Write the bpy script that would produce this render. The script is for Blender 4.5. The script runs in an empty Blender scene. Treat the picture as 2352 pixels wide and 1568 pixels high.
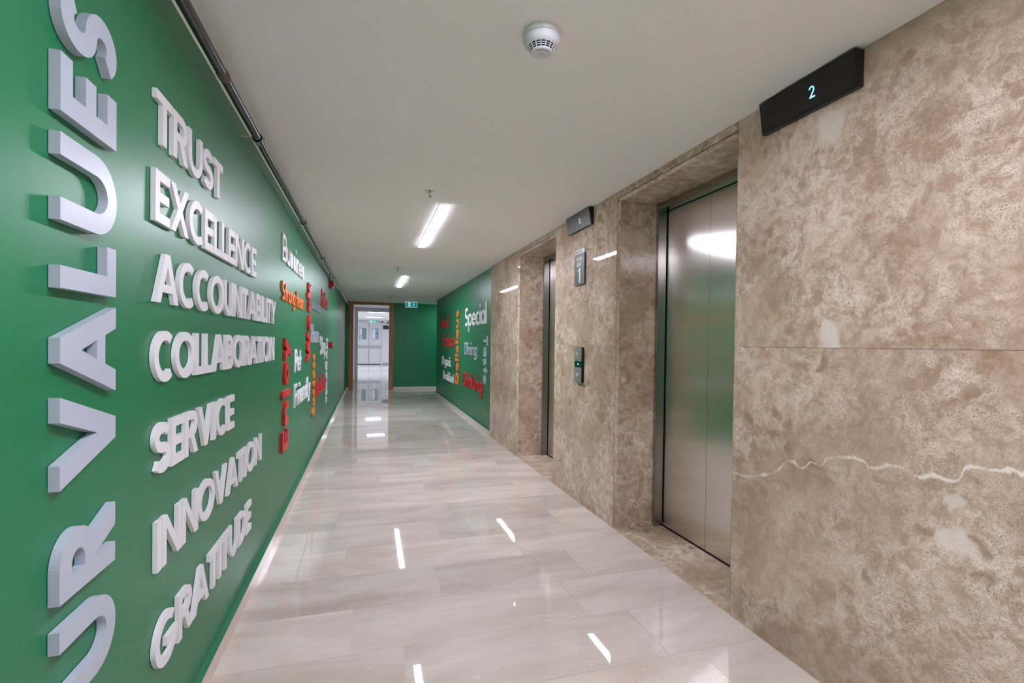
import bpy, bmesh, math, random
from mathutils import Vector, Matrix
from mathutils.geometry import delaunay_2d_cdt

# ------------------------------------------------------------------ camera, light, exposure
sc = bpy.context.scene
C = sc.collection
random.seed(7)
CAM_H = 1.25
cam_d = bpy.data.cameras.new('camera')
cam = bpy.data.objects.new('camera', cam_d)
C.objects.link(cam)
cam_d.sensor_width = 36.0
cam_d.lens = 1110.0 / 2352.0 * 36.0
cam_d.shift_y = 18.5 / 2352.0
cam_d.clip_start = 0.02
cam_d.clip_end = 200
d1 = Vector((846.5 - 1176, 785 - 802.5, 1110.0)).normalized()
d3 = Vector((-.013 * 93458, 93458 + 785 - 802.5, 1110.0)).normalized()
d3 = (d3 - d3.dot(d1) * d1).normalized()
xr = d1.cross(-d3)
if xr.x < 0:
    xr = -xr
rows = (xr, d1, -d3)                      # world axis i expressed in image axes (right, down, forward)
m = Matrix.Identity(4)
for i in range(3):
    m[i][0] = rows[i][0]
    m[i][1] = -rows[i][1]
    m[i][2] = -rows[i][2]
m[2][3] = CAM_H
cam.matrix_world = m
sc.camera = cam
world = bpy.data.worlds.new('world')
sc.world = world
world.use_nodes = True
world.node_tree.nodes['Background'].inputs[0].default_value = (.8, .85, 1, 1)
world.node_tree.nodes['Background'].inputs[1].default_value = 0.0
sc.view_settings.view_transform = 'Standard'
sc.view_settings.look = 'None'
sc.view_settings.exposure = 0.0
sc.view_settings.gamma = 1.0
sc.view_settings.use_curve_mapping = False
sc.cycles.max_bounces = 9
sc.cycles.diffuse_bounces = 6
sc.cycles.glossy_bounces = 4
sc.cycles.use_adaptive_sampling = True
sc.cycles.adaptive_threshold = 0.04
sc.cycles.use_light_tree = False
sc.cycles.sample_clamp_indirect = 60.0
LAMP = 130.0            # radiance of the corridor's ceiling lamps
LAMP_FAR = 42.0        # lamps of the hall behind the doorway
H = 2.288              # ceiling height

# ------------------------------------------------------------------ materials
M = {}
def lin(r, g, b):
    f = lambda c: (c / 12.92 if c <= .04045 else ((c + .055) / 1.055) ** 2.4)
    return (f(r / 255), f(g / 255), f(b / 255), 1)
class NT:
    def __init__(s, name):
        s.m = bpy.data.materials.new(name); s.m.use_nodes = True
        s.t = s.m.node_tree; s.n = s.t.nodes; s.p = s.n['Principled BSDF']
        M[name] = s.m
    def add(s, kind, **kw):
        nd = s.n.new(kind)
        for k, v in kw.items(): setattr(nd, k, v)
        return nd
    def link(s, a, b): s.t.links.new(a, b)
    def coords(s): return s.add('ShaderNodeTexCoord').outputs['Object']
    def math(s, op, a, b=None, c=None, clamp=False):
        nd = s.add('ShaderNodeMath', operation=op, use_clamp=clamp)
        for i, v in enumerate((a, b, c)):
            if v is None: continue
            if isinstance(v, (int, float)): nd.inputs[i].default_value = v
            else: s.link(v, nd.inputs[i])
        return nd.outputs[0]
    def mix(s, fac, a, b, blend='MIX'):
        nd = s.add('ShaderNodeMix', data_type='RGBA', blend_type=blend)
        for idx, v in ((0, fac), (6, a), (7, b)):
            if isinstance(v, (int, float)): nd.inputs[idx].default_value = v
            elif isinstance(v, tuple): nd.inputs[idx].default_value = v if len(v) == 4 else v + (1,)
            else: s.link(v, nd.inputs[idx])
        return nd.outputs[2]
    def noise(s, co, scale, detail=3, rough=.55, dist=0.0, color=False):
        nd = s.add('ShaderNodeTexNoise'); nd.inputs['Scale'].default_value = scale
        nd.inputs['Detail'].default_value = detail; nd.inputs['Roughness'].default_value = rough
        nd.inputs['Distortion'].default_value = dist
        s.link(co, nd.inputs['Vector'])
        return nd.outputs['Color' if color else 'Fac']
    def ramp(s, fac, lo, hi):
        nd = s.add('ShaderNodeMapRange', interpolation_type='SMOOTHSTEP')
        nd.inputs['From Min'].default_value = lo; nd.inputs['From Max'].default_value = hi
        s.link(fac, nd.inputs['Value'])
        return nd.outputs['Result']
    def vmath(s, op, a, b):
        nd = s.add('ShaderNodeVectorMath', operation=op)
        for i, v in enumerate((a, b)):
            if isinstance(v, tuple): nd.inputs[i].default_value = v
            else: s.link(v, nd.inputs[i])
        return nd.outputs[0]
    def scale(s, a, k):
        nd = s.add('ShaderNodeVectorMath', operation='SCALE')
        s.link(a, nd.inputs[0])
        if isinstance(k, (int, float)): nd.inputs['Scale'].default_value = k
        else: s.link(k, nd.inputs['Scale'])
        return nd.outputs[0]
    def bump(s, height, strength, dist):
        nd = s.add('ShaderNodeBump'); nd.inputs['Strength'].default_value = strength
        nd.inputs['Distance'].default_value = dist
        s.link(height, nd.inputs['Height']); s.link(nd.outputs[0], s.p.inputs['Normal'])
    def set(s, col=None, rough=None, metal=None, spec=None):
        if col is not None:
            if isinstance(col, tuple): s.p.inputs['Base Color'].default_value = col
            else: s.link(col, s.p.inputs['Base Color'])
        if rough is not None:
            if isinstance(rough, (int, float)): s.p.inputs['Roughness'].default_value = rough
            else: s.link(rough, s.p.inputs['Roughness'])
        if metal is not None: s.p.inputs['Metallic'].default_value = metal
        if spec is not None: s.p.inputs['Specular IOR Level'].default_value = spec
        return s
    def emit(s, col, k):
        s.p.inputs['Emission Color'].default_value = col; s.p.inputs['Emission Strength'].default_value = k
        return s

def plain(name, col, rough=.5, metal=0.0, spec=.5, var=.04, scale=30, bump=0.0):
    t = NT(name); co = t.coords()
    n = t.noise(co, scale, 3)
    dark = tuple(c * (1 - var) for c in col[:3]) + (1,)
    lite = tuple(min(1, c * (1 + var)) for c in col[:3]) + (1,)
    t.set(t.mix(n, dark, lite), rough, metal, spec)
    if bump: t.bump(t.noise(co, scale * 8, 2), bump, .002)
    return t

def green_paint(name, col):
    t = NT(name); co = t.coords()
    n = t.noise(co, 1.3, 4)
    dk = tuple(c * .92 for c in col[:3]) + (1,)
    lt = tuple(c * 1.08 for c in col[:3]) + (1,)
    t.set(t.mix(n, dk, lt), .37, 0, .58)
    t.bump(t.noise(co, 260, 2), .12, .0012)
green_paint('green_paint', lin(12, 115, 71))
plain('ceiling_paint', lin(243, 240, 238), .9, var=.02, scale=2.0)
plain('white_paint', lin(226, 226, 230), .6, var=.02, scale=2.0)
plain('skirting_stone', lin(214, 200, 190), .22, var=.06, scale=9)
plain('grout', lin(196, 184, 174), .7)
plain('letter_white', lin(232, 230, 234), .42, var=.02)
plain('letter_silver', lin(178, 184, 198), .34, var=.05, scale=12, spec=.6)
plain('letter_grey', lin(150, 154, 166), .38, var=.03)
plain('letter_red', lin(206, 36, 42), .34, var=.04)
plain('letter_orange', lin(242, 124, 46), .38, var=.04)
plain('black_pipe', lin(34, 33, 34), .26, 0, .6, var=.35, scale=40)
plain('weld_scale', lin(92, 80, 76), .75, var=.4, scale=90, bump=.6)
plain('galvanised', lin(176, 174, 168), .35, .8, var=.15, scale=60)
plain('black_plastic', lin(20, 20, 24), .3, var=.1)
plain('screen_black', lin(12, 12, 18), .12, var=.05)
plain('charcoal_plate', lin(62, 62, 58), .35, var=.08)
plain('detector_plastic', lin(214, 214, 218), .45, var=.03)
plain('slot_dark', lin(46, 44, 60), .7)
plain('chrome', lin(220, 220, 222), .16, 1.0, var=.05)
plain('alarm_red', lin(176, 14, 24), .35, var=.04)
plain('panel_metal', lin(128, 133, 122), .34, .15, var=.08, scale=50)
plain('button_silver', lin(206, 206, 202), .25, .2)
plain('panel_glass_green', lin(10, 58, 44), .1)
plain('grey_metal', lin(176, 178, 186), .35, .25, var=.04)
plain('door_white', lin(222, 222, 228), .35, var=.02)
plain('notice_teal', lin(112, 152, 156), .4, var=.3, scale=40)
plain('notice_blue', lin(150, 172, 206), .4, var=.2, scale=40)
plain('paper_white', lin(240, 240, 244), .6, var=.02)
plain('dark_line', lin(22, 22, 24), .6)
plain('plate_green', lin(70, 120, 92), .35)
plain('sign_red', lin(200, 40, 70), .4)
plain('sign_green_text', lin(196, 224, 196), .5)  # pale green of the floor number
plain('sign_text', lin(226, 228, 214), .5)
plain('sign_print', lin(120, 112, 128), .5)

def wood():
    t = NT('casing_wood'); co = t.coords()
    g = t.vmath('MULTIPLY', co, (26.0, 26.0, 2.2))
    n = t.noise(g, 1.6, 5, .6, .6)
    t.set(t.mix(t.ramp(n, .3, .7), lin(146, 92, 56), lin(180, 124, 80)), .38)
wood()

def tile_mat(name, a, b, bright):
    t = NT(name); co = t.coords()
    oi = t.add('ShaderNodeObjectInfo')
    off = t.scale(t.vmath('MULTIPLY', oi.outputs['Color'], (1, 1, 1)), 1.0)
    rnd = oi.outputs['Random']
    cmb = t.add('ShaderNodeCombineXYZ')
    t.link(t.math('MULTIPLY', rnd, 37.0), cmb.inputs[0]); t.link(t.math('MULTIPLY', rnd, 91.0), cmb.inputs[1])
    p = t.vmath('ADD', co, cmb.outputs[0])
    streak = t.noise(t.vmath('MULTIPLY', p, (1.0, 3.4, 1)), 1.5, 6, .6, .6)
    fine = t.noise(t.vmath('MULTIPLY', p, (5, 22, 1)), 3.0, 5, .65)
    spots = t.noise(t.vmath('MULTIPLY', p, (1, 1.6, 1)), 26, 3, .5)
    col = t.mix(t.ramp(streak, .2, .8), a, b)
    col = t.mix(t.math('MULTIPLY', t.ramp(fine, .35, .75), .16), col, tuple(c * .80 for c in a[:3]) + (1,))
    col = t.mix(t.math('MULTIPLY', t.ramp(spots, .66, .74), .35), col, tuple(min(1, c * 1.35) for c in b[:3]) + (1,))
    k = t.math('MULTIPLY_ADD', rnd, .18, bright)
    col = t.scale(col, k)
    t.set(col, t.math('MULTIPLY_ADD', t.ramp(fine, .3, .8), .02, .014), 0, .52)
tile_mat('floor_tile', lin(188, 173, 161), lin(218, 207, 197), .89)
tile_mat('hall_floor', lin(214, 214, 216), lin(226, 226, 228), .95)

def stone(name, vein=None, seed=0.0, busy=.5, tilt=None, blobs=(), wisps=(17.0, .035, .60)):
    """light brown marble: brown lumps netted with very fine pale veins"""
    t = NT(name); co = t.coords()
    p = t.vmath('ADD', co, (seed * 3.1, seed * 7.7, seed * 5.3))
    wob = t.scale(t.vmath('SUBTRACT', t.noise(p, 6.0, 4, .62, 0, True), (.5, .5, .5)), .17)
    q = t.vmath('ADD', p, wob)
    wob2 = t.scale(t.vmath('SUBTRACT', t.noise(p, 70, 3, .65, 0, True), (.5, .5, .5)), .010)
    q2 = t.vmath('ADD', q, wob2)
    if tilt:
        mp = t.add('ShaderNodeMapping'); mp.inputs['Rotation'].default_value = (tilt[0], 0, 0); mp.inputs['Scale'].default_value = (1, tilt[1], 1)
        t.link(q2, mp.inputs['Vector']); q2 = mp.outputs[0]
    cloud = t.noise(q, 2.6, 5, .62)
    cloud2 = t.noise(t.vmath('ADD', q, (9, 4, 2)), 9.0, 5, .62)
    base = t.mix(t.ramp(cloud, .34, .66), lin(150, 121, 97), lin(176, 151, 128))
    base = t.mix(t.math('MULTIPLY', t.ramp(cloud2, .48, .78), .5), base, lin(134, 99, 72))
    lump = t.add('ShaderNodeTexVoronoi', feature='F1'); lump.inputs['Scale'].default_value = 13.0
    t.link(q2, lump.inputs['Vector'])
    lumpf = t.math('MULTIPLY', t.math('SUBTRACT', 1.0, t.ramp(lump.outputs['Distance'], .18, .46)), t.ramp(t.noise(t.vmath('ADD', q, (4, 7, 7)), 4.0, 3), .48, .64))
    base = t.mix(t.math('MULTIPLY', lumpf, .34), base, lin(130, 94, 66))
    # density of the pale net
    mask = t.ramp(t.noise(t.vmath('ADD', q, (3, 1, 6)), 2.2, 5, .66), .36, .66)
    mask_b = t.ramp(t.noise(t.vmath('ADD', q, (1, 8, 3)), 20.0, 5, .72), .34, .62)
    dens = t.math('MULTIPLY', t.math('MULTIPLY_ADD', mask, .72, .28), t.math('MULTIPLY_ADD', mask_b, .78, .22))
    dens = t.math('MULTIPLY', dens, t.math('MULTIPLY_ADD', lumpf, -.75, 1.0))
    net = None
    for sc_, wd, k in ((84.0, .13, .80), (185.0, .22, .90)):
        v = t.add('ShaderNodeTexVoronoi', feature='DISTANCE_TO_EDGE')
        v.inputs['Scale'].default_value = sc_
        t.link(q2, v.inputs['Vector'])
        ln = t.math('MULTIPLY', t.math('SUBTRACT', 1.0, t.ramp(v.outputs['Distance'], 0.0, wd)), k)
        net = ln if net is None else t.math('MAXIMUM', net, ln)
    wisp = t.math('ABSOLUTE', t.math('SUBTRACT', t.noise(t.vmath('ADD', q2, (7, 3, 3)), wisps[0], 5, .66), .5))
    wisp = t.math('MULTIPLY', t.math('SUBTRACT', 1.0, t.ramp(wisp, 0.0, wisps[1])), wisps[2])
    net = t.math('MULTIPLY_ADD', net, .96, .07)
    net = t.math('MAXIMUM', net, wisp)
    vein_f = t.math('MULTIPLY', net, t.math('MULTIPLY', dens, .80 + .75 * busy), clamp=True)
    col = t.mix(vein_f, base, lin(228, 211, 196))
    milk = t.ramp(t.noise(t.vmath('ADD', q2, (5, 5, 1)), 4.6, 5, .68), .675, .73)
    milk = t.math('MULTIPLY', milk, .75)
    for (by, bz, r) in blobs:
        dv = t.add('ShaderNodeVectorMath', operation='DISTANCE'); t.link(t.vmath('MULTIPLY', t.vmath('ADD', co, t.vmath('ADD', wob, t.scale(wob2, 3.0))), (0, 1, 1)), dv.inputs[0]); dv.inputs[1].default_value = (0, by, bz)
        milk = t.math('MAXIMUM', milk, t.math('MULTIPLY', t.math('SUBTRACT', 1.0, t.ramp(dv.outputs['Value'], r * .45, r)), .7))
    col = t.mix(milk, col, lin(220, 208, 198))
    if vein:
        sep = t.add('ShaderNodeSeparateXYZ'); t.link(co, sep.inputs[0])
        y0, y1 = vein[-1][0], vein[0][0]; z0, z1 = .60, 1.0
        u = t.math('DIVIDE', t.math('SUBTRACT', sep.outputs[1], y0), y1 - y0, clamp=True)
        fc = t.add('ShaderNodeFloatCurve')
        cv = fc.mapping.curves[0]
        pts = sorted(((a - y0) / (y1 - y0), (b - z0) / (z1 - z0)) for a, b in vein)
        cv.points[0].location = pts[0]; cv.points[1].location = pts[-1]
        for a, b in pts[1:-1]: cv.points.new(a, b)
        fc.mapping.update()
        t.link(u, fc.inputs['Value'])
        zc = t.math('MULTIPLY_ADD', fc.outputs[0], z1 - z0, z0)
        wig = t.math('MULTIPLY', t.math('SUBTRACT', t.noise(co, 38, 5, .75), .5), .036)
        dz = t.math('ABSOLUTE', t.math('SUBTRACT', t.math('ADD', sep.outputs[2], wig), zc))
        th = t.math('MULTIPLY_ADD', t.noise(co, 14, 3), .034, -.0085)
        th = t.math('MAXIMUM', th, .0006)
        f = t.math('SUBTRACT', 1.0, t.math('DIVIDE', dz, th, clamp=True))
        fade = t.math('MULTIPLY_ADD', t.ramp(t.noise(co, 7, 3), .38, .56), .6, .3)
        col = t.mix(t.math('MULTIPLY', t.ramp(f, .0, .9), fade), col, lin(230, 220, 211))
    t.set(col, t.math('MULTIPLY_ADD', vein_f, .025, .025), 0, .5)
V1 = [(1.77, .67), (1.655, .709), (1.591, .744), (1.533, .795), (1.487, .779), (1.439, .81), (1.398, .808), (1.379, .838), (1.321, .858), (1.245, .865), (1.212, .846),
      (1.156, .871), (1.101, .868), (1.066, .856), (1.025, .872), (.987, .864), (.96, .88), (.949, .912), (.912, .922), (.879, .921), (.851, .932), (.821, .925), (.5, .94)]
stone('marble_brown', None, 0.0, .55, wisps=(9.0, .04, .95))
stone('marble_upper', None, 2.0, .55, (math.radians(32), 1.5), ((1.394, 2.06, .07), (1.375, 1.285, .07)))
stone('marble_lower', V1, 4.0, .55, None, ((.95, .69, .055), (.965, .80, .035)))
stone('marble_pier', None, 7.0, .6, wisps=(8.0, .04, .95))
stone('marble_soft', None, 11.0, .45, wisps=(6.0, .04, 1.0))
stone('marble_patch', None, 15.0, .55, wisps=(6.5, .05, 1.0))
stone('marble_edge_lit', None, 21.0, .95)  # paler marble copy: light caught by the bevelled strips, put into their colour

def steel(name, rough, aniso, k=1.0):
    t = NT(name); co = t.coords()
    n = t.noise(t.vmath('MULTIPLY', co, (900.0, 900.0, 1.2)), 1.0, 2)
    t.set(t.mix(n, lin(226 * k, 219 * k, 213 * k), lin(240 * k, 235 * k, 230 * k)), rough, 1.0)
    t.p.inputs['Anisotropic'].default_value = aniso
    tg = t.add('ShaderNodeTangent', direction_type='UV_MAP')
    t.link(tg.outputs[0], t.p.inputs['Tangent'])
steel('brushed_steel', .27, 1.0)
steel('frame_steel', .22, .6, .72)

def glow(name, col, k):
    NT(name).set((.8, .8, .8, 1), .5).emit(col, k)
glow('lamp_diffuser', (.96, .97, 1.13, 1), LAMP)
glow('hall_lamp_diffuser', (.96, .97, 1.0, 1), LAMP_FAR)
glow('digit_cyan', (.10, .62, .9, 1), 1.1)
glow('digit_white', (.62, .72, .75, 1), .55)
NT('exit_green').set(lin(6, 120, 116), .35).emit(lin(4, 122, 122), .75)
NT('exit_white').set(lin(230, 240, 240), .35).emit(lin(190, 222, 232), .75)
NT('exit_white_dim').set(lin(230, 240, 240), .35).emit(lin(216, 240, 236), .5)
NT('exit_green_dim').set(lin(60, 160, 130), .35).emit(lin(60, 170, 140), .5)

for nm in ('digit_cyan', 'digit_white', 'exit_green', 'exit_white', 'exit_white_dim', 'exit_green_dim'):
    M[nm].cycles.emission_sampling = 'NONE'      # faint glows: found by path hits alone

# ------------------------------------------------------------------ helpers
def mesh_obj(name, verts, faces, mat, parent=None, smooth=False, uv=None):
    me = bpy.data.meshes.new(name)
    me.from_pydata([tuple(v) for v in verts], [], faces)
    me.materials.append(M[mat])
    if smooth:
        for p in me.polygons: p.use_smooth = True
    if uv:
        lay = me.uv_layers.new(name='UVMap')
        for lp in me.loops:
            co = me.vertices[lp.vertex_index].co
            lay.data[lp.index].uv = (co[uv[0]], co[uv[1]])
    o = bpy.data.objects.new(name, me)
    C.objects.link(o)
    if parent: o.parent = parent
    return o
def tag(o, label=None, cat=None, group=None, kind=None):
    if label: o['label'] = label
    if cat: o['category'] = cat
    if group: o['group'] = group
    if kind: o['kind'] = kind
    return o
def empty(name, loc, label, cat, group=None):
    o = bpy.data.objects.new(name, None); C.objects.link(o); o.location = loc
    o.empty_display_size = .05
    return tag(o, label, cat, group)
class MB:
    def __init__(s): s.v = []; s.f = []
    def add(s, verts, faces):
        b = len(s.v); s.v += [tuple(v) for v in verts]; s.f += [tuple(i + b for i in f) for f in faces]; return s
    def box(s, x0, x1, y0, y1, z0, z1, fn=None):
        x0, x1 = min(x0, x1), max(x0, x1); y0, y1 = min(y0, y1), max(y0, y1); z0, z1 = min(z0, z1), max(z0, z1)
        vs = [(x, y, z) for z in (z0, z1) for y in (y0, y1) for x in (x0, x1)]
        if fn: vs = [fn(*v) for v in vs]
        return s.add(vs, [(0, 2, 3, 1), (4, 5, 7, 6), (0, 1, 5, 4), (2, 6, 7, 3), (0, 4, 6, 2), (1, 3, 7, 5)])
    def lathe(s, prof, n, c=(0, 0, 0), ax='z', cap=True):
        vs = []
        for (r, h) in prof:
            for k in range(n):
                a = 2 * math.pi * k / n
                q = (r * math.cos(a), r * math.sin(a), h)
                if ax == 'y': q = (q[0], q[2], q[1])
                if ax == 'x': q = (q[2], q[0], q[1])
                vs.append((q[0] + c[0], q[1] + c[1], q[2] + c[2]))
        fs = []
        for i in range(len(prof) - 1):
            for k in range(n):
                k2 = (k + 1) % n
                fs.append((i * n + k, i * n + k2, (i + 1) * n + k2, (i + 1) * n + k))
        if cap:
            fs.append(tuple(range(n - 1, -1, -1))); fs.append(tuple((len(prof) - 1) * n + k for k in range(n)))
        return s.add(vs, fs)
    def prism(s, poly, fn, t0, t1):
        """poly: 2-D outline; fn(a, b, t) -> 3-D"""
        n = len(poly)
        vs = [fn(a, b, t0) for a, b in poly] + [fn(a, b, t1) for a, b in poly]
        fs = [tuple(range(n - 1, -1, -1)), tuple(range(n, 2 * n))]
        fs += [(i, (i + 1) % n, (i + 1) % n + n, i + n) for i in range(n)]
        return s.add(vs, fs)
    def tube(s, p0, p1, r, n=10):
        p0 = Vector(p0); p1 = Vector(p1); d = (p1 - p0).normalized()
        a = d.orthogonal().normalized(); b = d.cross(a)
        vs = [p + (a * math.cos(2 * math.pi * k / n) + b * math.sin(2 * math.pi * k / n)) * r for p in (p0, p1) for k in range(n)]
        fs = [(k, (k + 1) % n, (k + 1) % n + n, k + n) for k in range(n)]
        fs += [tuple(range(n - 1, -1, -1)), tuple(range(n, 2 * n))]
        return s.add(vs, fs)
    def out(s, name, mat, parent=None, smooth=False, fix=True, uv=None):
        o = mesh_obj(name, s.v, s.f, mat, parent, smooth, uv)
        if fix:
            bm = bmesh.new(); bm.from_mesh(o.data)
            bmesh.ops.recalc_face_normals(bm, faces=bm.faces); bm.to_mesh(o.data); bm.free()
        return o
def auto_smooth(o, ang=40):
    bm = bmesh.new(); bm.from_mesh(o.data)
    for f in bm.faces: f.smooth = True
    for e in bm.edges:
        if len(e.link_faces) == 2 and e.calc_face_angle(0) > math.radians(ang): e.smooth = False
    bm.to_mesh(o.data); bm.free()
    return o
def RX(y): return 1.645 - .011 * y          # plane of the marble wall
def RW(u, y, z): return (RX(y) + u, y, z)   # u: depth behind that plane

# ------------------------------------------------------------------ the setting
WL = -.567                                   # left wall plane
YB, YE = -5.0, 13.15                         # wall behind the camera, end wall
GX0, GX1 = 1.600, 1.600                      # green part of the right wall
GY0, GY1 = 6.32, 11.9
def GX(y): return GX0 + (GX1 - GX0) * (y - GY0) / (GY1 - GY0)
floor = tag(MB().box(-.75, 2.75, YB - .1, 13.3, -.12, -.0016).out('floor', 'grout'), 'polished beige marble tile floor of the lift corridor', 'floor', kind='structure')
ROW = .345
known = {0: [.145, 1.18], 1: [-.06, .978], 2: [.36, 1.153], 3: [-.117, .90], 4: [.46, 1.30], 5: [-.2, .60], 6: [-.05, .84],
         7: [.47, 1.25], 8: [.12, .887], 9: [-.30, .455, 1.3], 10: [-.1, .64], 11: [.25, 1.05]}
y_first = 1.67 - 4 * ROW
for r in range(-4, 34):
    y0 = 1.67 + r * ROW; y1 = min(y0 + ROW, 13.3)
    xs = known.get(r)
    if xs is None:
        x = -.567 + random.uniform(.25, .95); xs = []
        while x < 1.45:
            xs.append(x); x += random.uniform(.7, 1.05)
    right = lambda y: (RX(y) + .002 if y < GY0 else (GX(y) if y < GY1 else 2.6))
    cuts = [WL] + xs + [None]
    for a, b in zip(cuts[:-1], cuts[1:]):
        g = .0007
        if b is None and y1 > GY1:
            for c0, c1 in ((a, 1.45), (1.45, 2.6)):
                MB().box(c0 + g, c1 - g, y0 + g, y1 - g, -.0016, 0).out('floor_tile', 'floor_tile', floor)
            continue
        xb0 = (b if b is not None else right(y0)); xb1 = (b if b is not None else right(y1))
        vs = [(a + g, y0 + g), (xb0 - g, y0 + g), (xb1 - g, y1 - g), (a + g, y1 - g)]
        MB().prism(vs, lambda p, q, t: (p, q, t), -.0016, 0).out('floor_tile', 'floor_tile', floor)
MB().box(-.75, 2.2, YB, y_first, -.0016, -.0002).out('floor_slab', 'floor_tile', floor)
for ey in (0, 2.195):                        # brown marble thresholds in front of the lift doors
    o = MB().prism([(0.003, 1.872 + ey), (.352, 1.872 + ey), (.352, 2.938 + ey), (0.003, 2.938 + ey)],
                   lambda p, q, t: RW(p, q, t), -.0016, .0004).out('threshold_slab', 'marble_patch', floor)
    o['label'] = 'brown marble threshold in front of the lift doors'

ceil = tag(MB().box(-.75, 2.75, YB - .1, 13.3, H, H + .12).out('ceiling', 'ceiling_paint'), 'flat pale grey plaster ceiling of the corridor', 'ceiling', kind='structure')
wl = tag(MB().box(WL - .15, WL, YB, 13.3, 0, 2.25).out('wall_left', 'green_paint'), 'long green painted wall carrying the raised words', 'wall', kind='structure')
trim = tag(MB().box(WL - .15, WL - .001, YB, 13.3, 2.25, H).out('trim_1', 'ceiling_paint'), 'thin white strip along the top of the green wall', 'trim', kind='structure')
# skirting of the left wall: a stone strip whose top edge is painted green
bl = tag(MB().box(WL, -.543, YB, YE, 0, .067).out('baseboard_left', 'skirting_stone'), 'beige stone skirting along the long green wall', 'skirting', kind='structure')
MB().box(WL, -.5425, YB, YE, .067, .0695).out('painted_top', 'green_paint', bl)
y = 1.10
while y < 13:
    MB().box(-.5435, -.5424, y, y + .0012, .001, .066).out('joint', 'grout', bl); y += 1.26
# right green wall
def GW(u, y, z): return (GX(y) + u, y, z)
wg = tag(MB().box(0, .16, GY0, GY1, 0, H, GW).out('wall_right_green', 'green_paint'), 'green painted wall beyond the marble piers', 'wall', kind='structure')
br = tag(MB().box(-.02, 0, GY0, GY1, 0, .062, GW).out('baseboard_right', 'skirting_stone'), 'beige stone skirting under the far right green wall', 'skirting', kind='structure')
MB().box(-.02, 0, GY0, GY1, .062, .0645, GW).out('painted_top', 'green_paint', br)
for y in (6.75, 8.0, 9.25, 10.5): MB().box(-.0205, -.0198, y, y + .0012, .001, .061, GW).out('joint', 'grout', br)
# end wall with the doorway
ew = MB().box(WL, -.485, YE, YE + .15, 0, H).box(.628, 2.6, YE, YE + .15, 0, H)
ew = tag(ew.out('wall_end', 'green_paint'), 'dark green end wall beside the wood framed doorway', 'wall', kind='structure')
be = tag(MB().box(.634, 2.6, YE - .018, YE, 0, .07).out('baseboard_end', 'skirting_stone'), 'beige stone skirting under the end wall', 'skirting', kind='structure')
MB().box(WL + .026, -.494, YE - .018, YE, 0, .07).out('skirting_piece', 'skirting_stone', be)
tag(MB().box(2.6, 2.75, GY1, YE + .15, 0, H).box(GX1 + .16, 2.6, GY1 - .12, GY1, 0, H).out('wall_alcove', 'green_paint'), 'green wall of the alcove beside the end wall', 'wall', kind='structure')
tag(MB().box(-.75, 2.2, YB - .12, YB, 0, H).out('wall_back', 'white_paint'), 'plain pale wall closing the corridor behind', 'wall', kind='structure')

# ------------------------------------------------------------------ marble wall with the two lift openings
EL = (0.0, 2.195)
ZS = 2.224                                   # soffit of the openings
back = MB()
back.box(.0205, .36, YB, 1.8515, 0, H, RW).box(.0205, .36, 2.9585, 1.8515 + EL[1], 0, H, RW).box(.0205, .36, 2.9585 + EL[1], GY0, 0, H, RW)
for e in EL: back.box(.0205, .36, 1.8515 + e, 2.9585 + e, 2.2455, H, RW)
wr = tag(back.out('wall_right', 'marble_brown'), 'polished brown marble wall around the two lifts', 'wall', kind='structure')
CH = .018
GR = .003                                    # groove beside the bevelled edge strips
def slab(y0, y1, z0, z1, mat, g=.0006):
    return MB().box(0, .02, y0 + g, y1 - g, z0 + g, z1 - g, RW).out('marble_slab', mat, wr)
slab(-.35, 1.872 - CH - GR, 0, 1.25, 'marble_lower')
slab(-.35, 1.872 - CH - GR, 1.25, H, 'marble_upper')
slab(-2.6, -.35, 0, 1.25, 'marble_brown'); slab(-2.6, -.35, 1.25, H, 'marble_brown')
slab(YB, -2.6, 0, 1.25, 'marble_brown'); slab(YB, -2.6, 1.25, H, 'marble_brown')
slab(2.938 + CH + GR, 1.872 + EL[1] - CH - GR, 0, 1.25, 'marble_pier'); slab(2.938 + CH + GR, 1.872 + EL[1] - CH - GR, 1.25, H, 'marble_brown')
slab(2.938 + EL[1] + CH + GR, GY0, 0, 1.25, 'marble_brown'); slab(2.938 + EL[1] + CH + GR, GY0, 1.25, H, 'marble_pier')
for e in EL:
    a, b = 1.872 + e, 2.938 + e
    slab(a - CH, b + CH, ZS + CH + GR, H, 'marble_soft')                                       # lintel face
    # jamb slabs and soffit slab
    MB().box(CH, .292, b, b + .02, 0, ZS, RW).out('jamb_slab', 'marble_soft' if e == 0 else 'marble_patch', wr)
    MB().box(CH, .292, a - .02, a, 0, ZS, RW).out('jamb_slab', 'marble_soft', wr)
    MB().box(CH, .292, a, b, ZS, ZS + .021, RW).out('soffit_slab', 'marble_patch', wr)
    # bevelled edge strips
    MB().prism([(.0015, b + CH - .0015), (CH, b + .001), (CH, b + CH - .001)], lambda p, q, t: RW(p, q, t), 0, ZS + .004).out('edge_strip', 'marble_edge_lit', wr)
    MB().prism([(.0015, a - CH + .0015), (CH, a - .001), (CH, a - CH + .001)], lambda p, q, t: RW(p, q, t), 0, ZS + .004).out('edge_strip', 'marble_edge_lit', wr)
    MB().prism([(.0015, ZS + CH - .0015), (CH, ZS + .001), (CH, ZS + CH - .001)], lambda p, q, t: RW(p, t, q), a - CH * .4, b + CH * .4).out('edge_strip', 'marble_edge_lit', wr)

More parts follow.
